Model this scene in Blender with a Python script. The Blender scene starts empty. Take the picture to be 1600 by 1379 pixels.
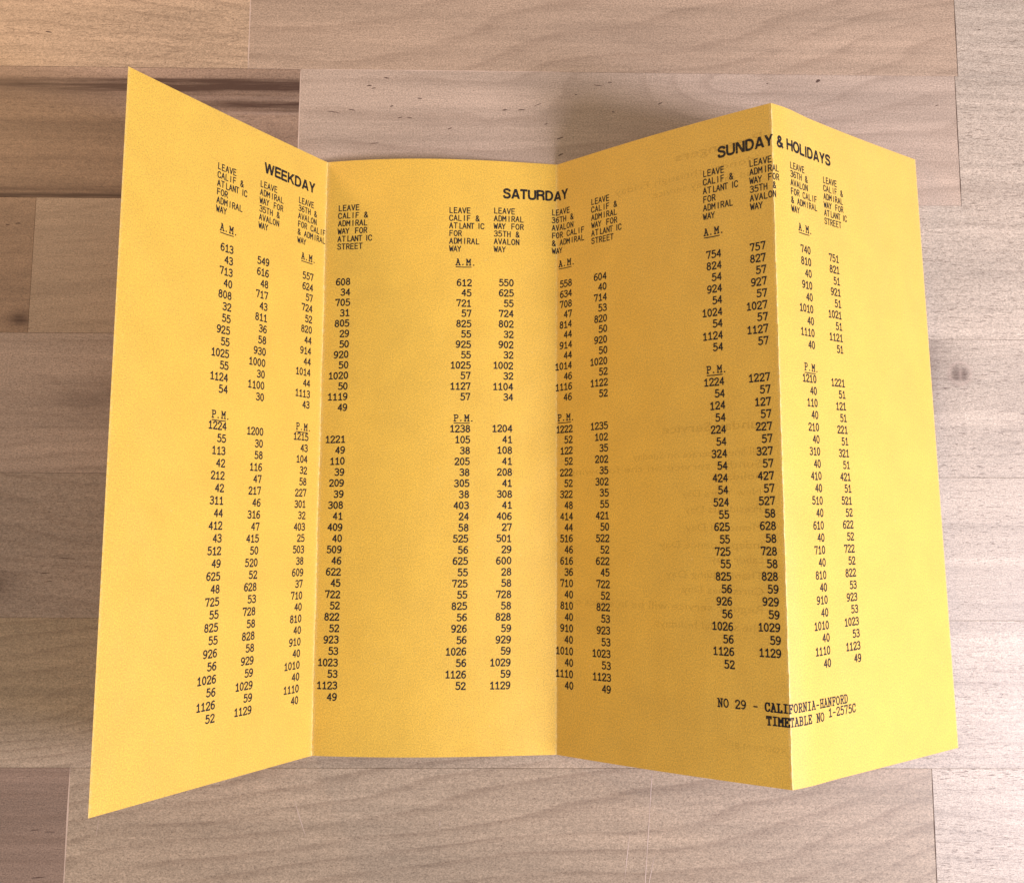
import bpy, bmesh, math, random
import numpy as np
from mathutils import Vector

random.seed(7)
IN = 0.0254                      # everything below is measured in inches, built in metres
scn = bpy.context.scene
col = scn.collection

# ------------------------------------------------------------------ camera
cam_d = bpy.data.cameras.new('camera'); cam = bpy.data.objects.new('camera', cam_d); col.objects.link(cam)
cam_d.sensor_width = 36.0; cam_d.lens = 1561.42 / 1600 * 36
cam_d.clip_start = 0.005; cam_d.clip_end = 20
cam.location = Vector((-0.30377, -0.92964, 14.30335)) * IN
cam.rotation_euler = (0.121012, -0.014966, 0.0038887)
scn.camera = cam
# ------------------------------------------------------------------ light
world = bpy.data.worlds.new('World'); scn.world = world; world.use_nodes = True
bg = world.node_tree.nodes['Background']
bg.inputs[0].default_value = (1.0, 0.90, 0.78, 1); bg.inputs[1].default_value = 0.46

def area(name, loc, target, size, power, color):
    d = bpy.data.lights.new(name, 'AREA'); o = bpy.data.objects.new(name, d); col.objects.link(o)
    d.shape = 'DISK'; d.size = size * IN; d.energy = power; d.color = color
    o.location = Vector(loc) * IN
    o.rotation_euler = (Vector(target) - Vector(loc)).to_track_quat('-Z', 'Y').to_euler()
    return o
area('window_light', (22.0, -6.4, 17.9), (0, 0, 0), 8.0, 6.6, (0.935, 0.91, 1.08))
area('warm_room_lamp', (-17, 13, 12), (-6, 7, 0), 5, 0.8, (1.0, 0.62, 0.32))
scn.view_settings.view_transform = 'Standard'; scn.view_settings.look = 'None'
scn.view_settings.exposure = 0.0; scn.view_settings.gamma = 1.0

# ------------------------------------------------------------------ node helper
class NT:
    def __init__(s, name):
        s.m = bpy.data.materials.new(name); s.m.use_nodes = True
        s.t = s.m.node_tree; s.b = s.t.nodes['Principled BSDF']; s.out = s.t.nodes['Material Output']
    def n(s, typ, ins=None, **kw):
        nd = s.t.nodes.new(typ)
        for k, v in kw.items(): setattr(nd, k, v)
        for k, v in (ins or {}).items():
            if isinstance(v, bpy.types.NodeSocket): s.t.links.new(v, nd.inputs[k])
            else: nd.inputs[k].default_value = v
        return nd
    def math(s, op, a, b=0.0, c=0.0, clamp=False):
        return s.n('ShaderNodeMath', {0: a, 1: b, 2: c}, operation=op, use_clamp=clamp).outputs[0]
    def ramp(s, v, lo, hi, a=0.0, b=1.0, smooth=False):
        nd = s.n('ShaderNodeMapRange', {0: v, 1: lo, 2: hi, 3: a, 4: b})
        if smooth: nd.interpolation_type = 'SMOOTHSTEP'
        return nd.outputs[0]
    def mix(s, f, a, b, mode='MIX'):
        nd = s.n('ShaderNodeMix', data_type='RGBA', blend_type=mode)
        for k, v in ((0, f), (6, a), (7, b)):
            if isinstance(v, bpy.types.NodeSocket): s.t.links.new(v, nd.inputs[k])
            else: nd.inputs[k].default_value = v
        return nd.outputs[2]
    def noise(s, vec, scale, detail=2, rough=.5, dist=0.0):
        return s.n('ShaderNodeTexNoise', {'Vector': vec, 'Scale': scale, 'Detail': detail, 'Roughness': rough, 'Distortion': dist}).outputs[0]
    def attr(s, name, typ='GEOMETRY'):
        return s.n('ShaderNodeAttribute', attribute_name=name, attribute_type=typ)
    def scaled(s, vec, v):
        return s.n('ShaderNodeVectorMath', {0: vec, 1: v}, operation='MULTIPLY').outputs[0]
    def set(s, k, v):
        if isinstance(v, bpy.types.NodeSocket): s.t.links.new(v, s.b.inputs[k])
        else: s.b.inputs[k].default_value = v

# ------------------------------------------------------------------ materials
def wood_material():
    N = NT('butcher_block_wood')
    tc = N.n('ShaderNodeTexCoord').outputs['Object']
    P0 = N.scaled(tc, (1/IN, 1/IN, 1/IN))
    seed = N.attr('seed', 'OBJECT').outputs['Fac']
    off = N.n('ShaderNodeCombineXYZ', {0: N.math('MULTIPLY', seed, 7.31), 1: N.math('MULTIPLY', seed, 3.77), 2: seed}).outputs[0]
    P = N.n('ShaderNodeVectorMath', {0: P0, 1: off}, operation='ADD').outputs[0]
    tint = N.attr('tint', 'OBJECT').outputs['Color']
    ring = N.attr('ring').outputs['Fac']; stain = N.attr('stain').outputs['Fac']
    pale = N.attr('pale').outputs['Fac']
    rc = N.attr('ring_strength', 'OBJECT').outputs['Fac']
    pc = N.attr('pore_strength', 'OBJECT').outputs['Fac']
    # growth rings: a smooth phase from the mesh, roughened, with a sharp dark late-wood line
    w1 = N.noise(N.scaled(P, (.22, 1.0, 1)), 1.0, 2, .5)
    w2 = N.noise(N.scaled(P, (1.6, 14, 1)), 1.0, 3, .6)
    ph = N.math('ADD', ring, N.math('ADD', N.math('MULTIPLY', w1, 2.2), N.math('MULTIPLY', w2, .22)))
    fr = N.math('FRACT', ph)
    line = N.math('MULTIPLY', N.ramp(fr, .55, .90, 0, 1, True), N.ramp(fr, .90, 1.0, 1, 0, True))
    soft = N.math('MULTIPLY', N.ramp(fr, .0, .9, 0, 1), N.ramp(fr, .90, 1.0, 1, 0, True))
    line = N.math('ADD', N.math('MULTIPLY', line, .75), N.math('MULTIPLY', soft, .25))
    brk = N.ramp(N.noise(N.scaled(P, (.9, 3.5, 1)), 1.0, 3, .6), .3, .62, .25, 1)
    line = N.math('MULTIPLY', N.math('MULTIPLY', line, brk), rc)
    broad = N.ramp(N.noise(N.scaled(P, (.25, 1.4, 1)), 1.0, 3, .5), .25, .75, .86, 1.12)
    band = N.ramp(N.noise(N.scaled(P, (.18, 5.5, 1)), 1.0, 4, .6), .28, .72, .85, 1.13)
    fib = N.ramp(N.noise(N.scaled(P, (3.5, 34, 1)), 1.0, 4, .7), .25, .75, .88, 1.11)
    c = N.mix(1.0, tint, N.n('ShaderNodeCombineColor', {0: broad, 1: broad, 2: broad}).outputs[0], 'MULTIPLY')
    k = N.math('MULTIPLY', band, fib)
    speck = N.noise(N.scaled(P, (40, 62, 1)), 1.0, 2, .7)
    k = N.math('MULTIPLY', k, N.ramp(speck, .28, .72, .64, 1.36))
    c = N.mix(1.0, c, N.n('ShaderNodeCombineColor', {0: k, 1: k, 2: k}).outputs[0], 'MULTIPLY')
    c = N.mix(N.math('MULTIPLY', line, .42), c, (.13, .072, .045, 1))
    # mineral streaks and knots
    sn = N.ramp(N.noise(N.scaled(P, (.8, 18, 1)), 1.0, 4, .65), .3, .7, .5, 1.4)
    c = N.mix(N.math('MULTIPLY', stain, sn, clamp=True), c, (.075, .034, .022, 1))
    c = N.mix(N.math('MULTIPLY', pale, .8), c, (.55, .40, .32, 1))
    # open pores: short dark dashes along the grain
    pn = N.noise(N.scaled(P, (9, 62, 1)), 1.0, 2, .55)
    pz = N.ramp(N.noise(N.scaled(P, (.6, 2.2, 1)), 1.0, 2, .5), .3, .7, .35, 1.0)
    pore = N.math('MULTIPLY', N.math('MULTIPLY', N.ramp(pn, .57, .67), pz), pc, clamp=True)
    c = N.mix(N.math('MULTIPLY', pore, .85), c, (.10, .055, .035, 1))
    dot = N.ramp(N.noise(N.scaled(P, (48, 60, 1)), 1.0, 0, .5), .74, .8)
    c = N.mix(N.math('MULTIPLY', dot, .55), c, (.10, .055, .035, 1))
    N.set('Base Color', c)
    N.set('Roughness', N.ramp(speck, .2, .8, .42, .56)); N.set('Specular IOR Level', .5)
    h = N.math('SUBTRACT', N.math('MULTIPLY', fib, .6), N.math('ADD', N.math('MULTIPLY', pore, .5), N.math('MULTIPLY', speck, -.25)))
    bp = N.n('ShaderNodeBump', {'Strength': .5, 'Distance': .0001, 'Height': h})
    N.set('Normal', bp.outputs[0])
    return N.m

def paper_material():
    N = NT('yellow_paper')
    tc = N.n('ShaderNodeTexCoord').outputs['UV']          # inches on the flat sheet
    f1 = N.ramp(N.noise(N.scaled(tc, (1, 1, 1)), 1.6, 6, .68), .3, .7, .93, 1.05)
    f2 = N.ramp(N.noise(N.scaled(tc, (1, 1, 1)), 30, 3, .7), .25, .75, .90, 1.08)
    f3 = N.ramp(N.noise(N.scaled(tc, (1, 1, 1)), 60, 1, .5), .27, .73, .81, 1.18)
    k = N.math('MULTIPLY', f1, N.math('MULTIPLY', f2, f3))
    base = (.86, .53, .045, 1)
    c = N.mix(1.0, base, N.n('ShaderNodeCombineColor', {0: k, 1: k, 2: k}).outputs[0], 'MULTIPLY')
    fl = N.ramp(N.noise(N.scaled(tc, (20, 30, 1)), 1, 2, .7, 1.5), .68, .75)
    c = N.mix(N.math('MULTIPLY', fl, .35), c, (.36, .19, .04, 1))
    lf = N.ramp(N.noise(N.scaled(tc, (31, 27, 1)), 1, 1, .6, 1.0), .74, .8)
    c = N.mix(N.math('MULTIPLY', lf, .25), c, (.95, .80, .42, 1))
    # worn creases: the colour is rubbed off right on the fold
    wear = N.attr('wear').outputs['Fac']
    wn = N.ramp(N.noise(N.scaled(tc, (60, 14, 1)), 1, 3, .7), .42, .62)
    c = N.mix(N.math('MULTIPLY', wear, wn, clamp=True), c, (.95, .80, .42, 1))
    N.set('Base Color', c); N.set('Roughness', .6); N.set('Specular IOR Level', .9)
    N.set('Sheen Weight', 1.0); N.set('Sheen Roughness', .45); N.set('Sheen Tint', (1, .97, .9, 1))
    dent = N.noise(tc, 1.1, 2, .5)
    b0 = N.n('ShaderNodeBump', {'Strength': .6, 'Distance': .0012, 'Height': dent})
    bp = N.n('ShaderNodeBump', {'Strength': .45, 'Distance': .00006, 'Height': N.math('ADD', f2, f3), 'Normal': b0.outputs[0]})
    N.set('Normal', bp.outputs[0])
    tr = N.n('ShaderNodeBsdfTranslucent', {'Color': (.95, .55, .10, 1)})
    mx = N.n('ShaderNodeMixShader', {0: .10, 1: N.b.outputs[0], 2: tr.outputs[0]})
    N.t.links.new(mx.outputs[0], N.out.inputs[0])
    return N.m

def ink_material(name, colr, cover, wear_lo, wear_hi, rough=.6):
    """printing ink: colour with a patchy coverage that lets the paper through"""
    N = NT(name)
    tc = N.n('ShaderNodeTexCoord').outputs['UV']
    nz = N.noise(tc, 55, 3, .7)
    nb = N.noise(tc, 6, 2, .5)
    a = N.math('MULTIPLY', N.ramp(nz, wear_lo, wear_hi, 1, .35), N.ramp(nb, .3, .7, cover, min(1, cover * 1.12)), clamp=True)
    N.set('Base Color', colr); N.set('Roughness', rough); N.set('Specular IOR Level', .3)
    tr = N.n('ShaderNodeBsdfTransparent')
    mx = N.n('ShaderNodeMixShader', {0: a, 1: tr.outputs[0], 2: N.b.outputs[0]})
    N.t.links.new(mx.outputs[0], N.out.inputs[0])
    return N.m

def plain(name, c, rough=.6, var=.1, scale=40):
    N = NT(name)
    tc = N.n('ShaderNodeTexCoord').outputs['Object']
    nz = N.ramp(N.noise(tc, scale / IN, 3, .6), .25, .75, 1 - var, 1 + var)
    N.set('Base Color', N.mix(1.0, (*c, 1), N.n('ShaderNodeCombineColor', {0: nz, 1: nz, 2: nz}).outputs[0], 'MULTIPLY'))
    N.set('Roughness', rough)
    return N.m

M_WOOD = wood_material(); M_PAPER = paper_material()
M_INK = ink_material('black_ink', (.008, .008, .016, 1), 1.0, .62, .80)
M_BOLD = ink_material('heading_ink', (.010, .009, .014, 1), .98, .54, .66)
M_GHOST = ink_material('ink_seen_through_paper', (.14, .06, .01, 1), .14, .42, .60)
M_GLUE = plain('glue_line_wood', (.62, .46, .36), .5)
M_FLECK = plain('dark_grain', (.10, .055, .04), .6)
M_SCRATCH = plain('scratched_varnish', (.60, .46, .38), .5)
M_JOINT = plain('dark_joint_wood', (.10, .06, .04), .8)  # dark brown of the thin joint lines between staves

def mesh_obj(name, verts, faces, mat, parent=None, smooth=False):
    me = bpy.data.meshes.new(name); me.from_pydata([tuple(v) for v in verts], [], faces); me.update()
    me.materials.append(mat)
    if smooth: me.polygons.foreach_set('use_smooth', [True] * len(me.polygons))
    o = bpy.data.objects.new(name, me); col.objects.link(o)
    if parent: o.parent = parent
    return o

# ================================================================== TABLE TOP
R0, RW = 6.433, 2.0368            # edge of the first full row, width of one row of staves
table = bpy.data.objects.new('tabletop', None); col.objects.link(table)
table['kind'] = 'structure'
table['label'] = 'butcher block wooden tabletop of pale and brown staves under the yellow leaflet'
GAP = .0014

def G(x, y, cx, cy, rx, ry, a):
    return a * np.exp(-((x - cx) / rx) ** 2 - ((y - cy) / ry) ** 2)

def make_stave(x0, x1, y0, y1, tint, rs=.55, ps=.5, freq=4.5, slope=0.0, bumps=(), stains=(), pales=(), gapr=GAP, res=1.0):
    """one stave: a box with eased edges whose top carries the ring phase of its own grain"""
    i = len(table.children)
    cx, cy = (x0 + x1) / 2, (y0 + y1) / 2
    a0, a1, b0, b1 = x0 + GAP, x1 - gapr, y0 + GAP, y1 - GAP
    e = .003
    nx = max(2, int((a1 - a0) / (.12 * res))); ny = max(2, int((b1 - b0) / (.07 * res)))
    xs = np.concatenate([[a0], np.linspace(a0 + e, a1 - e, nx + 1), [a1]])
    ys = np.concatenate([[b0], np.linspace(b0 + e, b1 - e, ny + 1), [b1]])
    X, Y = np.meshgrid(xs, ys, indexing='ij')
    dz = (i * 37 % 7) * .00035
    Z = np.full_like(X, -dz); Z[0, :] -= e; Z[-1, :] -= e; Z[1:-1, 0] -= e; Z[1:-1, -1] -= e
    V = np.stack([(X - cx) * IN, (Y - cy) * IN, Z * IN], -1).reshape(-1, 3)
    m, n = X.shape
    idx = np.arange(m * n).reshape(m, n)
    F = np.stack([idx[:-1, :-1], idx[1:, :-1], idx[1:, 1:], idx[:-1, 1:]], -1).reshape(-1, 4).tolist()
    base = len(V)
    rim = list(idx[:, 0]) + list(idx[-1, 1:]) + list(idx[-2::-1, -1]) + list(idx[0, -2:0:-1])
    low = V[rim].copy(); low[:, 2] = -1.5 * IN
    V = np.concatenate([V, low]); L = len(rim)
    for k in range(L):
        k2 = (k + 1) % L
        F.append([int(rim[k2]), int(rim[k]), base + k, base + k2])
    F.append([base + k for k in range(L)][::-1])
    me = bpy.data.meshes.new('stave'); me.from_pydata(V.tolist(), [], F); me.update(); me.materials.append(M_WOOD)
    ph = Y * freq + X * slope
    for b in bumps: ph = ph + G(X, Y, *b)
    st = np.zeros_like(X)
    for b in stains: st = st + G(X, Y, *b)
    pl = np.zeros_like(X)
    for b in pales: pl = pl + G(X, Y, *b)
    for nm, ar in (('ring', ph), ('stain', st), ('pale', pl)):
        at = me.attributes.new(nm, 'FLOAT', 'POINT')
        at.data.foreach_set('value', np.concatenate([ar.ravel(), np.zeros(L)]).astype(np.float32))
    o = bpy.data.objects.new('stave', me); col.objects.link(o); o.parent = table
    o.location = (cx * IN, cy * IN, 0)
    o['seed'] = float(i) * 1.37 + .5; o['tint'] = tuple(float(c) for c in tint)
    o['ring_strength'] = float(rs); o['pore_strength'] = float(ps)
    return o

PALE = (.53, .43, .335); MID = (.47, .335, .235); BROWN = (.37, .245, .170); WARM = (.53, .37, .24); GREY = (.44, .325, .245)
XL, XR = -15.0, 15.0
def yb(k): return R0 - RW * k      # upper edge of row k
# row above the sheet, seen along the upper border
A0, A1 = yb(0), yb(-1)
make_stave(-12.2, -4.09, A0, A1, WARM, rs=.6, ps=.7, freq=5.5, slope=0.0, bumps=[(-3.6, 7.4, 1.8, 1.2, 2.2), (-7.5, 7.2, 1.2, .9, -.8)])
make_stave(-4.09, 6.66, A0, A1, MID, rs=.55, ps=.2, freq=2.6, slope=-.5, bumps=[(-1.5, 6.3, 2.2, 1.0, 1.6), (3.2, 6.9, 2.0, .7, 1.2)])
make_stave(6.66, 14.6, A0, A1, PALE, rs=.45, ps=.7, freq=7, slope=.8, gapr=GAP)
# row with the dark heartwood stave at the left
B0, B1 = yb(1), yb(0)
make_stave(XL, -3.30, B0, B1, BROWN, rs=.35, ps=.5, freq=4, slope=.1,
           stains=[(-5.5, 6.235, 4.5, .035, .85), (-4.6, 6.14, 3.5, .055, 1.0), (-5, 6.06, 5, .20, .50), (-3.5, 5.88, 1.2, .04, 1.0), (-3.7, 5.80, 1.4, .08, .5), (-6.5, 5.55, 2.5, .10, .22), (-3.9, 5.35, 1.6, .10, .25),
                   (-8, 4.50, 6, .09, .65), (-8, 4.42, 6, .03, 1.0), (-7, 5.0, 3, .05, .15)],
           pales=[(-4.0, 5.96, 1.2, .02, .35), (-3.8, 5.73, 1.0, .02, .4)], res=.5)
make_stave(-3.30, 6.61, B0, B1, (.49, .368, .28), rs=.52, ps=.12, freq=2.0, slope=-.10,
           bumps=[(1.3, 6.5, .9, .55, -1.6), (4.2, 6.1, 1.5, .5, 1.5), (3.0, 6.2, .8, .35, 1.0)])
make_stave(6.61, XR, B0, B1, PALE, rs=.3, ps=.8, freq=6, slope=.4, stains=[(9.5, 4.62, 6, .14, .22), (9, 6.0, 4, .1, .05)])
# third row
C0, C1 = yb(2), yb(1)
make_stave(XL, -7.13, C0, C1, (.35, .235, .165), rs=.35, ps=.3, freq=3, slope=-1.2, stains=[(-7.25, 2.55, .18, .14, .8)], res=.4)
make_stave(-7.13, 1.2, C0, C1, GREY, rs=.3, ps=.4, freq=4.2, slope=-.6)
make_stave(1.2, 11.7, C0, C1, PALE, rs=.3, ps=.9, freq=7, slope=.1)
# fourth row: a knot under each side of the sheet
D0, D1 = yb(3), yb(2)
make_stave(-13.1, -.8, D0, D1, (.44, .335, .285), rs=.4, ps=.35, freq=4, slope=-.2, bumps=[(-5.8, 1.45, .9, .45, 2.2)],
           stains=[(-6.15, 1.42, .55, .28, .34), (-5.78, 1.50, .12, .06, .8)], res=.4)
make_stave(-.8, 11.0, D0, D1, PALE, rs=.35, ps=.9, freq=6, slope=.1, bumps=[(6.1, 1.7, .9, .6, 2.6)],
           stains=[(5.95, 2.15, .42, .45, .42), (5.95, 1.6, .2, .5, .3), (6.40, 1.855, .085, .12, .60), (6.53, 1.855, .06, .11, .60), (6.46, 1.85, .19, .19, .16), (6.1, 1.3, .3, .25, .10), (7.3, 1.2, .3, .5, .12)],
           pales=[(6.475, 1.85, .013, .11, .9)] + [(6.46 + .16 * math.cos(t), 1.853 + .165 * math.sin(t), .022, .022, .55) for t in np.linspace(0, 6.28, 24)[:-1]], res=.25)
# fifth row
E0, E1 = yb(4), yb(3)
make_stave(XL, .3, E0, E1, (.39, .30, .25), rs=.5, ps=.45, freq=3.6, slope=.45, stains=[(-7.45, -1.25, .33, .25, .5), (-6.4, -1.0, .6, .2, .14)], bumps=[(-6.2, -.6, 1.2, .5, .8)])
make_stave(.3, 12.4, E0, E1, PALE, rs=.25, ps=.9, freq=8, slope=-.05)
# sixth row
F0, F1 = yb(5), yb(4)
make_stave(-14.2, 2.6, F0, F1, (.42, .318, .225), rs=.7, ps=.2, freq=5.0, slope=-.65, bumps=[(-7.0, -3.1, 1.6, .5, 1.8)], pales=[(-7.5, -2.2, 1.2, .3, .08)])
make_stave(2.6, 9.8, F0, F1, PALE, rs=.4, ps=.7, freq=6, slope=.0, stains=[(5.3, -3.68, .7, .12, .10)])
# seventh row, along the lower border
G0, G1 = yb(6), yb(5)
make_stave(XL, -6.17, G0, G1, (.28, .19, .14), rs=.5, ps=.4, freq=3.4, slope=-.1)
make_stave(-6.17, 5.78, G0, G1, (.42, .315, .22), rs=.75, ps=.25, freq=3.6, slope=-.62, bumps=[(3.2, -5.6, 2.6, 1.4, 2.0), (-5.2, -5.0, 1.2, .8, -.6)])
make_stave(5.78, 14.0, G0, G1, PALE, rs=.35, ps=.9, freq=5, slope=.9)
# rows beyond the picture
rt = [MID, PALE, GREY, WARM, BROWN, (.45, .33, .26)]
for k, cuts in ((-4, (-9, 2, 12)), (-3, (-12, -2.5, 5.0)), (-2, (-7.2, 1.0, 8.4)), (6, (-9.5, -1.2, 7.7)), (7, (-5.1, 3.5)), (8, (-10.0, -.4, 8.0))):
    xs = [XL] + list(cuts) + [XR]
    for a, b in zip(xs[:-1], xs[1:]):
        make_stave(a, b, yb(k + 1), yb(k), rt[random.randrange(6)], rs=.5, ps=.5, freq=random.uniform(3, 6), slope=random.uniform(-.5, .5))
# close the ends of the rows that stop short of the slab's edge
for k, a, b in ((-1, XL, -12.2), (1, 11.7, XR), (2, XL, -13.1), (2, 11.0, XR), (3, 12.4, XR), (4, XL, -14.2), (4, 9.8, XR), (5, 14.0, XR), (-1, 14.6, XR)):
    make_stave(a, b, yb(k + 1), yb(k), rt[(k * 5 + 3) % 6])

def strip(name, x0, y0, x1, y1, w, mat, z=.0008, h=.003):
    """thin filled line lying in or on the wood (a low box, half sunk)"""
    d = Vector((x1 - x0, y1 - y0, 0)); n = Vector((-d.y, d.x, 0)).normalized() * w / 2
    k = max(2, int(d.length / .15)); vs = []
    for i in range(k + 1):
        t = i / k; p = Vector((x0, y0, 0)) + d * t; ww = n * (.55 + .9 * random.random()) * (min(1, 6 * t + .25, 6 * (1 - t) + .25))
        vs += [((p + ww).x * IN, (p + ww).y * IN, z * IN), ((p - ww).x * IN, (p - ww).y * IN, z * IN)]
    top = len(vs); vs += [(a, b, (z - h) * IN) for a, b, c in vs]
    fs = []
    for i in range(k):
        a = 2 * i
        fs += [[a, a + 1, a + 3, a + 2], [a + top, a, a + 2, a + 2 + top], [a + 1, a + 1 + top, a + 3 + top, a + 3]]
    fs += [[0, top, top + 1, 1], [2 * k, 2 * k + 1, 2 * k + 1 + top, 2 * k + top]]
    return mesh_obj(name, vs, fs, mat, table)
for x, k in ((-4.09, -1), (-3.30, 0), (-6.17, 5)):
    strip('glue_line', x, yb(k + 1), x, yb(k), .016, M_GLUE, .0006, .02)
strip('glue_line', -3.3, R0, .6, R0, .010, M_GLUE, .0006, .02)
for x, k in ((6.66, -1), (6.61, 0), (5.78, 5)):
    strip('joint_line', x, yb(k + 1), x, yb(k), .012, M_JOINT, .0006, .02)
for s in [(1.869, -3.786, 1.735, -5.5), (1.889, -4.9, 1.755, -5.5), (1.549, -4.607, 1.463, -5.274), (-3.075, -4.184, -2.912, -4.650), (-5.736, -4.397, -5.766, -4.650), (-1.070, -4.45, -1.070, -4.53)]:
    strip('scratch', *s, .009, M_SCRATCH, .0012, .004)

# dark flecks in the grain, as flat slivers flush with the wood
FLECKS = [(-2.007,6.309,0.083),(-2.264,6.184,0.083),(-2.196,6.145,0.074),(-1.502,5.990,0.074),(-1.922,5.865,0.056),(-2.800,5.764,0.204),(-2.514,5.798,0.111),(-1.650,5.686,0.074),(-0.222,5.823,0.083),(0.028,5.826,0.102),(0.269,5.909,0.130),(1.187,6.224,0.148),(1.361,6.276,0.065),(0.848,6.077,0.037),(2.112,5.950,0.083),(4.519,6.333,0.075),(3.748,6.283,0.037),(6.316,5.966,0.056),(-2.169,5.280,0.130),(0.605,5.389,0.111),(0.614,5.129,0.093),(0.394,5.608,0.056),(1.406,5.810,0.046),(-1.794,5.685,0.083),(-1.045,5.522,0.074),(-7.102,6.982,0.102),(-7.373,3.996,0.083),(-7.521,3.976,0.065),(-6.516,-5.194,0.204),(-6.597,-4.574,0.130),(-6.395,-4.599,0.148),(-6.373,-0.887,0.241),(-6.623,-1.210,0.130),(-6.675,-1.094,0.148),(-7.266,2.592,0.130),(7.025,7.186,0.037)]
fv, ff = [], []
for x, y, L in FLECKS:
    a = random.uniform(-.25, .45) if y > 5 else random.uniform(-.2, .1)
    w = .013 + .05 * L * random.uniform(.6, 1.2) if L < .12 else .012
    if 4.4 < x < 4.6: w = .05; a = .7
    b = len(fv); K = 8
    for i in range(K):
        t = 2 * math.pi * i / K
        px = L / 2 * math.cos(t); py = w / 2 * math.sin(t) * random.uniform(.6, 1.3)
        fv.append(((x + px * math.cos(a) - py * math.sin(a)) * IN, (y + px * math.sin(a) + py * math.cos(a)) * IN, .0012 * IN))
    ff.append(list(range(b, b + K)))
fo = mesh_obj('grain_fleck', fv, ff, M_FLECK, table); fo['kind'] = 'stuff'

# ================================================================== THE LEAFLET
T = np.array([[-4.656075, 4.827533, 3.14], [-2.834926, 4.924482, .12], [.558787, 4.957117, .04], [3.142192, 4.882030, 2.27], [5.893859, 5.057333, .12]])
B = np.array([[-4.703970, -3.682234, 3.03], [-2.843304, -3.573535, .06], [.537159, -3.562413, .03], [3.220234, -3.592451, 2.07], [6.126044, -3.450046, .09]])
BUL = [(-.03, -.01), (.17, .15), (.06, .07), (-.03, .015)]
PW, PH, THK = 3.5, 8.5, .004

def S(u, v, i=None):
    """point of the folded sheet for a place (u, v) on the flat one, in inches; v runs down"""
    if i is None: i = min(3, max(0, int(u // PW)))
    t = (u - PW * i) / PW; s = v / PH
    P = (1 - t) * ((1 - s) * T[i] + s * B[i]) + t * ((1 - s) * T[i + 1] + s * B[i + 1])
    b = BUL[i][0] * (1 - s) + BUL[i][1] * s
    P = P.copy(); P[2] += b * math.sin(math.pi * (t ** .85 if i == 1 else t)) + (.03 * math.exp(-((t - .10) / .09) ** 2) * (1 - math.exp(-t / .02)) if i == 3 else 0) + .006 * math.sin(2.3 * v + i) * math.sin(math.pi * t)
    if i == 3 or i == 2:                                   # the crest of the fold is slightly nibbled
        w = math.exp(-((u - 10.5) / .02) ** 2) * .0022 * (math.sin(v * 9.0) + math.sin(v * 23.7 + 1))
        P[0] += w
    k = round(u / PW)
    if k in (1, 2):                                        # small kinks along the two valley folds
        P[0] += math.exp(-((u - k * PW) / .05) ** 2) * .0035 * (math.sin(v * 3.1 + k) + .6 * math.sin(v * 8.7 + 2 * k))
    return P
def Nrm(u, v, i=None):
    if i is None:
        k = round(u / PW)
        if abs(u - k * PW) < 1e-4 and 0 < k < 4:
            a = Nrm(u, v, k - 1) + Nrm(u, v, k); return a / np.linalg.norm(a)
        i = min(3, max(0, int(u // PW)))
    d = 1e-3
    n = np.cross(S(u + d, v, i) - S(u - d, v, i), S(u, v - d, i) - S(u, v + d, i))
    return n / np.linalg.norm(n)

leaf = bpy.data.objects.new('folded_leaflet', None); col.objects.link(leaf)
leaf.location = (0, 0, 0)
leaf['label'] = 'yellow folded bus timetable leaflet standing open in four panels on the wooden tabletop'
leaf['category'] = 'leaflet'

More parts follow.
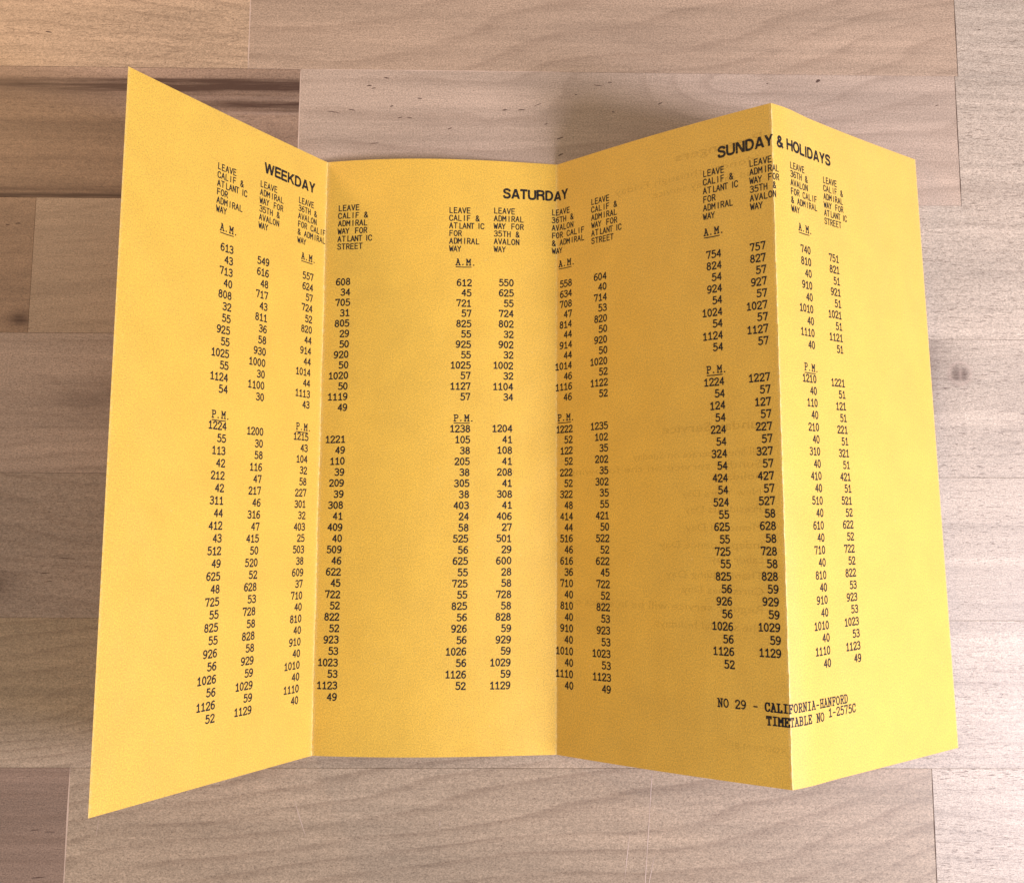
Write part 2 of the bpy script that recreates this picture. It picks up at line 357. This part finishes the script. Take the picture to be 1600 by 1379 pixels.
PL = ['bright leftmost panel raised at its outer edge', 'flat centre panel lying on the wood', 'ochre shaded panel sloping up to the ridge', 'pale rightmost panel sloping down from the ridge']
for i in range(4):
    nu, nv = 44, 60
    us = np.linspace(i * PW, (i + 1) * PW, nu + 1)
    us = np.sort(np.concatenate([us, [i * PW + .02, i * PW + .04, (i + 1) * PW - .02, (i + 1) * PW - .04]]))
    vs_ = np.linspace(0, PH, nv + 1)
    if i in (2, 3): vs_ = np.linspace(0, PH, 2 * nv + 1)
    m, n = len(us), len(vs_)
    top, low, uv, wear = [], [], [], []
    for u in us:
        at = None if (abs(u - i * PW) < 1e-6 or abs(u - (i + 1) * PW) < 1e-6) else i
        for v in vs_:
            p = S(u, v, i)
            q = Nrm(u, v, at) if at is None else Nrm(u, v, i)
            top.append(p * IN); low.append((p - q * THK) * IN); uv.append((u, -v))
            wear.append(.85 * math.exp(-((u - 10.5) / .018) ** 2) + .7 * math.exp(-((u - 3.5) / .028) ** 2) + .5 * math.exp(-((u - 7.0) / .022) ** 2)
                        + .5 * math.exp(-(u / .02) ** 2) + .5 * math.exp(-((u - 14) / .02) ** 2))
    idx = np.arange(m * n).reshape(m, n); K = m * n
    F = []
    for a in range(m - 1):
        for b in range(n - 1):
            F.append([int(idx[a, b]), int(idx[a, b + 1]), int(idx[a + 1, b + 1]), int(idx[a + 1, b])])
            F.append([K + int(idx[a, b]), K + int(idx[a + 1, b]), K + int(idx[a + 1, b + 1]), K + int(idx[a, b + 1])])
    nsm = len(F)
    for a in range(m - 1):
        F.append([int(idx[a, 0]), int(idx[a + 1, 0]), K + int(idx[a + 1, 0]), K + int(idx[a, 0])])
        F.append([int(idx[a + 1, -1]), int(idx[a, -1]), K + int(idx[a, -1]), K + int(idx[a + 1, -1])])
    for side in ([0] if i == 0 else []) + ([m - 1] if i == 3 else []):
        for b in range(n - 1):
            q = [int(idx[side, b]), int(idx[side, b + 1]), K + int(idx[side, b + 1]), K + int(idx[side, b])]
            F.append(q if side else q[::-1])
    me = bpy.data.meshes.new('panel'); me.from_pydata([tuple(p) for p in top + low], [], F); me.update(); me.materials.append(M_PAPER)
    sm = [k < nsm for k in range(len(F))]; me.polygons.foreach_set('use_smooth', sm)
    uvl = me.uv_layers.new(name='UVMap'); uu = uv + uv
    li = np.zeros(len(me.loops), dtype=np.int32); me.loops.foreach_get('vertex_index', li)
    uvl.data.foreach_set('uv', np.array(uu)[li].astype(np.float32).ravel())
    at = me.attributes.new('wear', 'FLOAT', 'POINT'); at.data.foreach_set('value', np.array(wear + wear, dtype=np.float32))
    # hard edges between faces and the cut rim
    me.set_sharp_from_angle(angle=math.radians(40))
    o = bpy.data.objects.new('panel', me); col.objects.link(o); o.parent = leaf; o['label'] = PL[i]

# ------------------------------------------------------------------ the type
# glyphs are pen strokes in a box of height 1; 's' = smooth curve, 'l' = straight, 'o' = oval cx,cy,rx,ry
def split_sharp(P):
    out, cur = [], [P[0]]
    for i in range(1, len(P)):
        cur.append(P[i])
        if i < len(P) - 1:
            a = np.subtract(P[i], P[i-1]); b = np.subtract(P[i+1], P[i])
            if float(a @ b) < -.35 * np.linalg.norm(a) * np.linalg.norm(b): out.append(cur); cur = [P[i]]
    out.append(cur); return out
TYPE = {   # typewriter face, box width .6
'0': ['o .3,.5 .25,.5'],
'1': ['s .1,.76 .2,.84 .33,1', 'l .33,1 .33,0', 'l .1,0 .56,0'],
'2': ['s .05,.74 .08,.9 .29,1 .5,.92 .54,.74 .43,.5 .22,.25 .04,.02', 'l .04,0 .56,0 .56,.1'],
'3': ['s .06,.88 .16,.97 .3,1 .47,.94 .53,.77 .45,.6 .24,.54', 's .24,.54 .46,.49 .56,.28 .47,.06 .27,0 .11,.04 .03,.14'],
'4': ['l .44,0 .44,1 .03,.3 .58,.3'],
'5': ['l .51,1 .13,1 .1,.55', 's .1,.55 .22,.63 .39,.62 .54,.5 .57,.3 .48,.08 .28,0 .11,.04 .03,.13'],
'6': ['s .53,.95 .38,1 .2,.9 .08,.66 .05,.35 .12,.1 .3,0 .48,.09 .56,.31 .48,.52 .31,.6 .14,.52 .06,.36'],
'7': ['l .05,.86 .05,1 .56,1 .27,0'],
'8': ['o .3,.77 .2,.23', 'o .3,.27 .25,.27'],
'9': ['s .07,.05 .22,0 .4,.1 .52,.34 .55,.65 .48,.9 .3,1 .12,.91 .04,.69 .12,.48 .29,.4 .46,.48 .54,.64'],
'A': ['l .3,1 .06,0', 'l .3,1 .54,0', 'l .15,.36 .45,.36', 'l -.04,0 .18,0', 'l .42,0 .64,0', 'l .16,1 .31,1'],
'M': ['l .06,0 .06,1 .3,.42 .54,1 .54,0', 'l -.04,0 .18,0', 'l .42,0 .64,0', 'l -.04,1 .07,1', 'l .53,1 .64,1'],
'P': ['l .12,0 .12,1', 's .12,1 .36,1 .53,.93 .57,.75 .52,.56 .36,.49 .12,.48', 'l .0,1 .13,1', 'l 0,0 .28,0'],
'N': ['l .1,0 .1,1 .5,0 .5,1', 'l -.02,0 .22,0', 'l -.04,1 .12,1', 'l .38,1 .62,1'],
'O': ['o .3,.5 .28,.5'],
'C': ['s .53,.72 .47,.92 .3,1 .12,.9 .04,.5 .12,.1 .3,0 .47,.06 .55,.24', 'l .53,.68 .53,1'],
'L': ['l .18,1 .18,0 .56,0 .56,.24', 'l .04,1 .32,1', 'l .04,0 .2,0'],
'I': ['l .3,1 .3,0', 'l .1,1 .5,1', 'l .1,0 .5,0'],
'F': ['l .14,0 .14,1 .56,1 .56,.76', 'l .14,.52 .4,.52', 'l .4,.64 .4,.4', 'l .02,0 .3,0', 'l .02,1 .15,1'],
'R': ['l .12,0 .12,1', 's .12,1 .36,1 .5,.93 .54,.76 .5,.58 .36,.51 .12,.5', 'l .32,.5 .52,0 .62,0', 'l 0,1 .13,1', 'l 0,0 .24,0'],
'H': ['l .1,0 .1,1', 'l .5,0 .5,1', 'l .1,.52 .5,.52', 'l -.02,0 .22,0', 'l -.02,1 .22,1', 'l .38,0 .62,0', 'l .38,1 .62,1'],
'D': ['l .12,0 .12,1', 's .12,1 .3,1 .48,.88 .56,.5 .48,.12 .3,0 .12,0', 'l 0,1 .13,1', 'l 0,0 .13,0'],
'T': ['l .3,1 .3,0', 'l .04,.76 .04,1 .56,1 .56,.76', 'l .16,0 .44,0'],
'B': ['l .12,0 .12,1', 's .12,1 .34,1 .48,.92 .5,.76 .46,.6 .32,.53 .12,.52', 's .12,.52 .36,.51 .52,.42 .56,.26 .5,.08 .34,0 .12,0', 'l 0,1 .13,1', 'l 0,0 .13,0'],
'E': ['l .14,0 .14,1 .55,1 .55,.78', 'l .14,.52 .38,.52', 'l .38,.64 .38,.4', 'l .02,1 .15,1', 'l .02,0 .57,0 .57,.24'],
'-': ['l .1,.42 .5,.42'], '.': ['o .22,.05 .035,.045'],
}
SANS = {   # plain lettering of the column headings, box width .6
'A': ['l .03,0 .3,1 .57,0', 'l .13,.34 .47,.34'],
'C': ['s .55,.76 .46,.95 .3,1 .13,.92 .04,.7 .03,.5 .05,.27 .14,.07 .31,0 .47,.05 .56,.24'],
'D': ['l .08,0 .08,1', 's .08,1 .28,1 .47,.88 .55,.5 .47,.12 .28,0 .08,0'],
'E': ['l .54,1 .08,1 .08,0 .56,0', 'l .08,.53 .48,.53'],
'F': ['l .54,1 .08,1 .08,0', 'l .08,.52 .47,.52'],
'H': ['l .07,0 .07,1', 'l .53,0 .53,1', 'l .07,.53 .53,.53'],
'I': ['l .3,0 .3,1'],
'L': ['l .1,1 .1,0 .54,0'],
'M': ['l .04,0 .04,1 .3,.42 .56,1 .56,0'],
'N': ['l .07,0 .07,1 .53,0 .53,1'],
'O': ['o .3,.5 .27,.5'],
'R': ['l .08,0 .08,1', 's .08,1 .32,1 .49,.93 .53,.75 .48,.57 .32,.5 .08,.5', 'l .32,.5 .56,0'],
'S': ['s .53,.8 .46,.95 .3,1 .13,.95 .07,.77 .13,.61 .3,.54 .48,.45 .55,.27 .48,.07 .29,0 .12,.05 .04,.22'],
'T': ['l .02,1 .58,1', 'l .3,1 .3,0'],
'V': ['l .03,1 .3,0 .57,1'],
'W': ['l .0,1 .15,0 .3,.75 .45,0 .6,1'],
'Y': ['l .03,1 .3,.48 .57,1', 'l .3,.48 .3,0'],
'&': ['s .6,.0 .42,.22 .2,.6 .12,.8 .2,.98 .34,.98 .42,.8 .32,.6 .12,.42 .05,.2 .16,.02 .34,.02 .48,.2 .55,.42'],
'3': TYPE['3'], '5': TYPE['5'], '6': TYPE['6'],
}
# heavy grotesque of the day headings: (width, strokes); 'h' = slanted bar cut level at both ends
BOLD = {
'W': (.98, ['h .09,1 .27,0', 'h .27,0 .49,1', 'h .49,1 .71,0', 'h .71,0 .89,1']),
'E': (.62, ['l .09,1 .09,0', 'l .09,.915 .6,.915', 'l .09,.52 .56,.52', 'l .09,.085 .62,.085']),
'K': (.72, ['l .09,1 .09,0', 'h .12,.34 .60,1', 'h .30,.56 .62,0']),
'D': (.70, ['l .09,1 .09,0', 's .09,.915 .33,.915 .52,.8 .6,.5 .52,.2 .33,.085 .09,.085']),
'A': (.74, ['h .09,0 .36,1', 'h .38,1 .65,0', 'l .2,.29 .54,.29']),
'Y': (.68, ['h .09,1 .34,.42', 'h .59,1 .34,.42', 'l .34,.46 .34,0']),
'S': (.67, ['s .575,.7 .52,.86 .33,.92 .16,.87 .1,.73 .17,.6 .34,.53 .5,.46 .575,.28 .5,.13 .33,.08 .14,.13 .08,.31']),
'T': (.62, ['l .0,.915 .62,.915', 'l .31,.95 .31,0']),
'U': (.72, ['s .09,1 .09,.7 .09,.36 .16,.15 .36,.08 .56,.15 .63,.36 .63,.7 .63,1']),
'R': (.71, ['l .09,1 .09,0', 's .09,.915 .38,.915 .54,.87 .6,.72 .54,.56 .38,.5 .09,.5', 's .38,.5 .53,.44 .59,.3 .6,.12 .64,0']),
'N': (.72, ['l .09,1 .09,0', 'h .12,1 .60,0', 'l .63,1 .63,0']),
'&': (.72, ['s .68,.0 .52,.22 .28,.56 .18,.76 .24,.9 .38,.93 .47,.8 .38,.62 .16,.46 .09,.27 .18,.1 .36,.08 .54,.24 .62,.46']),
'H': (.72, ['l .09,1 .09,0', 'l .63,1 .63,0', 'l .09,.53 .63,.53']),
'O': (.78, ['o .39,.5 .3,.42']),
'L': (.58, ['l .09,1 .09,0', 'l .09,.085 .57,.085']),
'I': (.27, ['l .135,1 .135,0']),
}
def _pts(s):
    return [tuple(float(c) for c in q.split(',')) for q in s.split()]
def _smooth(P, k=5):
    out = []
    Q = [(2*P[0][0]-P[1][0], 2*P[0][1]-P[1][1])] + P + [(2*P[-1][0]-P[-2][0], 2*P[-1][1]-P[-2][1])]
    for i in range(1, len(Q) - 2):
        for j in range(k):
            t = j / k; t2, t3 = t*t, t*t*t
            out.append(tuple(.5*((2*Q[i][c]) + (-Q[i-1][c]+Q[i+1][c])*t + (2*Q[i-1][c]-5*Q[i][c]+4*Q[i+1][c]-Q[i+2][c])*t2 + (-Q[i-1][c]+3*Q[i][c]-3*Q[i+1][c]+Q[i+2][c])*t3) for c in (0, 1)))
    out.append(P[-1]); return out

class Ink:
    """collects flat shapes in sheet coordinates (u, v, lift) and lays them on the folded sheet"""
    def __init__(s): s.v = []; s.f = []; s.k = 0
    def ribbon(s, P, w, closed=False, rnd=False, jit=0.06):
        # P in sheet inches, w = stroke width
        s.k += 1; lift = (s.k % 12) * .00009
        n = len(P); L, Rr = [], []
        for i in range(n):
            a = P[(i - 1) % n] if (closed or i > 0) else None
            b = P[(i + 1) % n] if (closed or i < n - 1) else None
            d1 = np.subtract(P[i], a) if a is not None else np.subtract(b, P[i])
            d2 = np.subtract(b, P[i]) if b is not None else d1
            d1 = d1 / (np.linalg.norm(d1) + 1e-12); d2 = d2 / (np.linalg.norm(d2) + 1e-12)
            n1 = np.array([-d1[1], d1[0]]); n2 = np.array([-d2[1], d2[0]])
            mm = n1 + n2; ml = np.linalg.norm(mm)
            if ml < .35: mm = n1; sc = 1.0
            else: mm = mm / ml; sc = min(1.9, 1 / max(.3, float(mm @ n1)))
            h = w / 2 * (1 + random.uniform(-jit, jit)) * sc
            L.append(np.add(P[i], mm * h)); Rr.append(np.subtract(P[i], mm * h))
        if rnd and not closed:                                  # rounded pen ends
            for e, q in ((0, 1), (-1, -2)):
                d = np.subtract(P[e], P[q]); d = d / (np.linalg.norm(d) + 1e-12)
                c = np.add(P[e], d * w * .42); nn = np.array([-d[1], d[0]]) * w * .24
                if e == 0: L.insert(0, c - nn); Rr.insert(0, c + nn)
                else: L.append(c + nn); Rr.append(c - nn)
        b = len(s.v); m = len(L)
        for l, r in zip(L, Rr): s.v.append((l[0], l[1], lift)); s.v.append((r[0], r[1], lift))
        for i in range(m if closed else m - 1):
            j = (i + 1) % m
            s.f.append([b + 2*i, b + 2*i + 1, b + 2*j + 1, b + 2*j])
    def glyph(s, strokes, u, v, sx, sy, w, rnd=True):
        """(u, v) = left end of the base line; sx, sy = inches per glyph unit"""
        dx = random.uniform(-.0015, .0015); dy = random.uniform(-.002, .002)
        tf = lambda p: (u + dx + p[0] * sx, v + dy - p[1] * sy)
        for st in strokes:
            t, body = st[0], st[2:]
            if t == 'o':
                c, r = _pts(body)
                P = [tf((c[0] + r[0] * math.cos(a), c[1] + r[1] * math.sin(a))) for a in np.linspace(0, 2*math.pi, 19)[:-1]]
                if r[0] < .06:
                    s.k += 1; b = len(s.v); cc = tf(c)
                    for a in np.linspace(0, 2*math.pi, 9)[:-1]: s.v.append((cc[0] + w*.72*math.cos(a), cc[1] + w*.72*math.sin(a), (s.k % 12) * .00009))
                    s.f.append(list(range(b, b + 8)))
                else: s.ribbon(P, w, closed=True)
            elif t == 's': s.ribbon([tf(p) for p in _smooth(_pts(body))], w, rnd=rnd)
            elif t == 'l':
                for q in split_sharp([tf(p) for p in _pts(body)]): s.ribbon(q, w, rnd=rnd)
            else:
                a, c = [tf(p) for p in _pts(body)]
                L = math.hypot(a[0]-c[0], a[1]-c[1]); hw = w / 2 * min(1.5, L / abs(a[1]-c[1]))
                s.k += 1; z = (s.k % 12) * .00009; b = len(s.v)
                s.v += [(a[0]-hw, a[1], z), (a[0]+hw, a[1], z), (c[0]+hw, c[1], z), (c[0]-hw, c[1], z)]; s.f.append([b, b+1, b+2, b+3])
    def build(s, name, mat, side=1, label=None, base=.0016):
        bm = bmesh.new()
        vs = [bm.verts.new(p) for p in s.v]
        for f in s.f:
            try: bm.faces.new([vs[i] for i in f])
            except ValueError: pass
        us = [p[0] for p in s.v]
        for k in (1, 2, 3):
            if min(us) < k * PW < max(us):
                bmesh.ops.bisect_plane(bm, geom=bm.verts[:] + bm.edges[:] + bm.faces[:], dist=1e-6, plane_co=(k * PW, 0, 0), plane_no=(1, 0, 0))
        uvs = {}
        bm.verts.index_update()
        for w in bm.verts:
            u, v, l = w.co
            uvs[w.index] = (u, -v)
            q = Nrm(u, v); p = S(u, v)
            w.co = (p + q * (base + l) * side - (q * THK if side < 0 else 0)) * IN
        bm.normal_update()
        lay = bm.loops.layers.uv.new('UVMap')
        for f in bm.faces:
            for lp in f.loops: lp[lay].uv = uvs[lp.vert.index]
        up = sum((f.normal.z for f in bm.faces))
        if up * side < 0: bmesh.ops.reverse_faces(bm, faces=bm.faces[:])
        me = bpy.data.meshes.new(name); bm.to_mesh(me); bm.free(); me.materials.append(mat)
        o = bpy.data.objects.new(name, me); col.objects.link(o); o.parent = leaf
        if label: o['label'] = label
        return o

DH, DP, DW = .093, .0765, .102       # figure height, pitch, scale of the .6 wide box
def figures(ink, text, uright, vc, wt=.0176, h=DH):
    n = len(text)
    for i, ch in enumerate(text):
        u = uright - .058 - (n - 1 - i) * DP
        ink.glyph(TYPE[ch], u, vc + h / 2, DW, h, wt)

def column(day, which, rows, am, pm):
    """one column of departures: rows = (morning text, afternoon text)"""
    ink = Ink()
    for txt, (u0, v0, u1, v1) in zip(rows, (am, pm)):
        L = txt.split()
        for k, t in enumerate(L):
            f = k / (len(L) - 1)
            figures(ink, t, u0 + (u1 - u0) * f + random.uniform(-.002, .002), v0 + (v1 - v0) * f)
    ink.build('time_column', M_INK, label='%s column of departure times under %s' % (day, which))

column('weekday', 'the first heading', ('613 43 713 40 808 32 55 925 55 1025 55 1124 54', '1224 55 113 42 212 42 311 44 412 43 512 49 625 48 725 55 825 55 926 56 1026 56 1126 52'), (1.717, 1.771, 1.714, 3.613), (1.717, 4.084, 1.709, 7.712))
column('weekday', 'the second heading', ('549 616 48 717 43 811 36 58 930 1000 30 1100 30', '1200 30 58 116 47 217 46 316 47 415 50 520 52 628 53 728 58 828 58 929 59 1029 59 1129'), (2.368, 1.788, 2.360, 3.637), (2.371, 4.102, 2.328, 7.704))
column('weekday', 'the third heading', ('557 624 57 724 52 820 44 914 44 1014 44 1113 43', '1215 43 104 32 58 227 301 32 403 25 503 38 609 37 710 40 810 40 910 40 1010 40 1110 40'), (3.253, 1.799, 3.249, 3.646), (3.242, 4.102, 3.195, 7.705))
column('weekday', 'the fourth heading', ('608 34 705 31 805 29 50 920 50 1020 50 1119 49', '1221 49 110 39 209 39 308 41 409 40 509 46 622 45 722 52 822 52 923 53 1023 53 1123 49'), (3.894, 1.821, 3.891, 3.657), (3.873, 4.116, 3.841, 7.701))
column('saturday', 'the first heading', ('612 45 721 57 825 55 925 55 1025 57 1127 57', '1238 105 38 205 38 305 38 403 24 58 525 56 625 55 725 55 825 56 926 56 1026 56 1126 52'), (5.705, 1.846, 5.704, 3.514), (5.709, 3.973, 5.684, 7.549))
column('saturday', 'the second heading', ('550 625 55 724 802 32 902 32 1002 32 1104 34', '1204 41 108 41 208 41 308 41 406 27 501 29 600 28 58 728 58 828 59 929 59 1029 59 1129'), (6.336, 1.830, 6.337, 3.510), (6.330, 3.963, 6.326, 7.548))
column('saturday', 'the third heading', ('558 634 708 47 814 44 914 44 1014 46 1116 46', '1222 52 122 52 222 52 322 48 414 44 516 46 616 36 710 40 810 40 910 40 1010 40 1110 40'), (7.268, 1.837, 7.265, 3.506), (7.276, 3.967, 7.280, 7.544))
column('saturday', 'the fourth heading', ('604 40 714 53 820 50 920 50 1020 52 1122 52', '1235 102 35 202 35 302 35 55 421 50 522 52 622 45 722 52 822 53 923 53 1023 53 1123 49'), (7.882, 1.839, 7.889, 3.508), (7.885, 3.964, 7.905, 7.539))
column('sunday', 'the first heading', ('754 824 54 924 54 1024 54 1124 54', '1224 54 124 54 224 54 324 54 424 54 524 55 625 55 725 55 825 56 926 56 1026 56 1126 52'), (9.714, 1.830, 9.709, 3.062), (9.715, 3.512, 9.761, 7.079))
column('sunday', 'the second heading', ('757 827 57 927 57 1027 57 1127 57', '1227 57 127 57 227 57 327 57 427 57 527 58 628 58 728 58 828 59 929 59 1029 59 1129'), (10.354, 1.831, 10.359, 3.047), (10.362, 3.509, 10.404, 6.907))
column('sunday', 'the third heading', ('740 810 40 910 40 1010 40 1110 40', '1210 40 110 40 210 40 310 40 410 40 510 40 610 40 710 40 810 40 910 40 1010 40 1110 40'), (11.228, 1.818, 11.245, 3.061), (11.244, 3.502, 11.301, 7.081))
column('sunday', 'the fourth heading', ('751 821 51 921 51 1021 51 1121 51', '1221 51 121 51 221 51 321 51 421 51 521 52 622 52 722 52 822 53 923 53 1023 53 1123 49'), (11.861, 1.836, 11.868, 3.062), (11.862, 3.514, 11.919, 7.075))

def heading(day, lines, u0, v0, u1, v1, h=.079, pitch=.0655, wt=.0140):
    ink = Ink()
    for k, t in enumerate(lines):
        f = k / (len(lines) - 1); u = u0 + (u1 - u0) * f; v = v0 + (v1 - v0) * f
        for i, ch in enumerate(t):
            if ch == ' ': continue
            x = u + i * pitch
            if t == 'ATLANTIC': x += (0, 0, .016, .004, 0, -.01, .022, .008)[i]     # badly spaced type
            if t == 'ADMIRAL' or t == '& ADMIRAL': x += {'I': .004, 'M': -.003}.get(ch, 0)
            if t == 'WAY' or t.startswith('WAY '): x += (0, -.004, -.012)[i] if i < 3 else 0
            ink.glyph(SANS[ch], x, v + h / 2, .088, h, wt)
    ink.build('column_heading', M_INK, label='%s column heading reading %s' % (day, ' '.join(lines).lower()))
H1 = ['LEAVE', 'CALIF &', 'ATLANTIC', 'FOR', 'ADMIRAL', 'WAY']
H2 = ['LEAVE', 'ADMIRAL', 'WAY FOR', '35TH &', 'AVALON', 'WAY']
H3 = ['LEAVE', '36TH &', 'AVALON', 'FOR CALIF', '& ADMIRAL', 'WAY']
H4 = ['LEAVE', 'CALIF &', 'ADMIRAL', 'WAY FOR', 'ATLANTIC', 'STREET']
for day, L, a in (('weekday', H1, (1.410, .729, 1.408, 1.292)), ('weekday', H2, (2.165, .730, 2.155, 1.308)), ('weekday', H3, (2.914, .737, 2.913, 1.317)), ('weekday', H4, (3.694, .716, 3.690, 1.295)),
                  ('saturday', H1, (5.369, .771, 5.376, 1.343)), ('saturday', H2, (6.039, .756, 6.044, 1.331)), ('saturday', H3, (6.922, .740, 6.924, 1.324)), ('saturday', H4, (7.631, .720, 7.634, 1.298)),
                  ('sunday', H1, (9.480, .724, 9.468, 1.306)), ('sunday', H2, (10.169, .731, 10.166, 1.302)), ('sunday', H3, (10.855, .746, 10.851, 1.322)), ('sunday', H4, (11.597, .778, 11.586, 1.347))):
    heading(day, L, *a)

def bold(text, u0, u1, v, h=.150, wt=.212):
    ws = [(.30 if c == ' ' else BOLD[c][0]) for c in text]; gap = .03
    tot = sum(ws) + gap * (len(text) - 1); sc = (u1 - u0) / tot
    ink = Ink(); x = u0
    for c, w in zip(text, ws):
        if c != ' ': ink.glyph(BOLD[c][1], x, v + h / 2, sc, h, wt * h * 1.04, rnd=False)
        x += (w + gap) * sc
    ink.build('day_heading', M_BOLD, label='bold heading reading ' + text)
bold('WEEKDAY', 2.225, 3.245, .482)
bold('SATURDAY', 6.172, 7.205, .487)
bold('SUNDAY & HOLIDAYS', 9.703, 11.79, .482)

def mark(letter, day, u, v):
    """A.M. / P.M. typed and underlined"""
    ink = Ink(); p = .0785
    for i, c in enumerate(letter + '.M.'):
        ink.glyph(TYPE[c], u + i * p + (0, .0, .0, .004)[i] + .004, v + .043 + (.004 if i == 3 else 0), .10, .088, .0155)
    ink.ribbon([(u, v + .073), (u + .12, v + .076), (u + .235, v + .073)], .0125)
    ink.build('period_mark', M_INK, label='underlined %s.M. above the %s times' % (letter, day))
for L, day, u, v in (('A', 'weekday', 1.485, 1.515), ('A', 'weekday', 3.00, 1.53), ('A', 'saturday', 5.474, 1.541), ('A', 'saturday', 7.035, 1.528), ('A', 'sunday', 9.472, 1.520), ('A', 'sunday', 10.99, 1.540),
                     ('P', 'weekday', 1.478, 3.945), ('P', 'weekday', 3.000, 3.965), ('P', 'saturday', 5.472, 3.820), ('P', 'saturday', 7.018, 3.800), ('P', 'sunday', 9.466, 3.350), ('P', 'sunday', 11.005, 3.360)):
    mark(L, day, u, v)

def typed(text, u, v, pitch, wt, raise_from=None):
    ink = Ink()
    for i, c in enumerate(text):
        if c == ' ': continue
        dv = -.03 if (raise_from and i >= raise_from) else 0
        ink.glyph(TYPE[c], u + i * pitch, v + .05 + dv, .105, .098, wt)
        if u + i * pitch > 9.95 and u + i * pitch < 10.45: ink.glyph(TYPE[c], u + i * pitch + .006, v + .05 + dv, .105, .098, wt)
    ink.build('imprint', M_INK, label='typed line reading ' + text)
typed('NO 29 - CALIFORNIA-HANFORD', 9.523, 7.555, .0808, .0165)
typed('TIMETABLE NO 1-2575C', 10.185, 7.715, .0795, .0165, raise_from=13)

# print of the reverse side: real on the back, a faint mirrored shadow on the front
def reverse_text(text, ur, ul, v, h, bold_=False):
    cu = bpy.data.curves.new('reverse_print', 'FONT'); cu.body = text; cu.size = 1.0; cu.resolution_u = 2
    if bold_: cu.offset = .012
    tmp = bpy.data.objects.new('tmp', cu); col.objects.link(tmp)
    dg = bpy.context.evaluated_depsgraph_get(); dg.update()
    me = bpy.data.meshes.new_from_object(tmp.evaluated_get(dg))
    xs = [q.co.x for q in me.vertices]; x0, x1 = min(xs), max(xs); sc = (ur - ul) / (x1 - x0)
    v0 = [(ur - (q.co.x - x0) * sc, v + .35 * h - q.co.y * h * 1.37, 0.0) for q in me.vertices]
    f0 = [list(p.vertices) for p in me.polygons]
    bpy.data.objects.remove(tmp); bpy.data.curves.remove(cu); bpy.data.meshes.remove(me)
    return v0, f0
LINES = [('Passengers', 10.36, 9.05, .42, .12, True), ('Monday through Friday', 10.30, 8.04, .69, .10, False), ('and Saturday service', 10.30, 8.68, .86, .10, False),
         ('Sunday Service', 10.32, 8.77, 4.10, .12, True), ('All lines operate on Sunday', 10.25, 8.30, 4.44, .10, False),
         ('Sunday service on the following', 10.22, 7.23, 4.60, .10, False), ('holidays', 10.22, 9.55, 4.75, .10, False), ("New Years Day", 10.2, 9.05, 4.95, .10, False),
         ('Presidents Day', 10.2, 9.09, 5.16, .10, False), ('Memorial Day', 10.2, 9.1, 5.39, .10, False), ('Independence Day', 10.2, 8.70, 5.61, .10, False),
         ('Labor Day', 10.2, 9.46, 5.79, .10, False), ('Thanksgiving Day', 10.2, 8.79, 5.99, .10, False), ('Christmas Day', 10.2, 9.03, 6.18, .10, False),
         ('Regular service will be in effect on', 10.18, 7.22, 6.40, .105, False), ('the special holidays.', 10.15, 8.58, 6.63, .105, False), ('ROUTE M-81', 10.43, 9.70, 8.065, .07, False)]
gv, gf = [], []
for t, ur, ul, v, h, b in LINES:
    a, f = reverse_text(t, ur, ul, v, h, b); n0 = len(gv); gv += a; gf += [[i + n0 for i in q] for q in f]
for side, nm, mt in ((1, 'show_through_print', M_GHOST), (-1, 'reverse_print', M_INK)):
    k = Ink(); k.v = list(gv); k.f = [list(q) for q in gf]
    go = k.build(nm, mt, side=side, base=.0009 if side > 0 else .001, label='faint mirrored lettering of the reverse side showing through' if side > 0 else None)
    go['kind'] = 'stuff'
print('objects', len(bpy.data.objects), 'tris', sum(len(m.loop_triangles) for m in bpy.data.meshes if not m.calc_loop_triangles()))
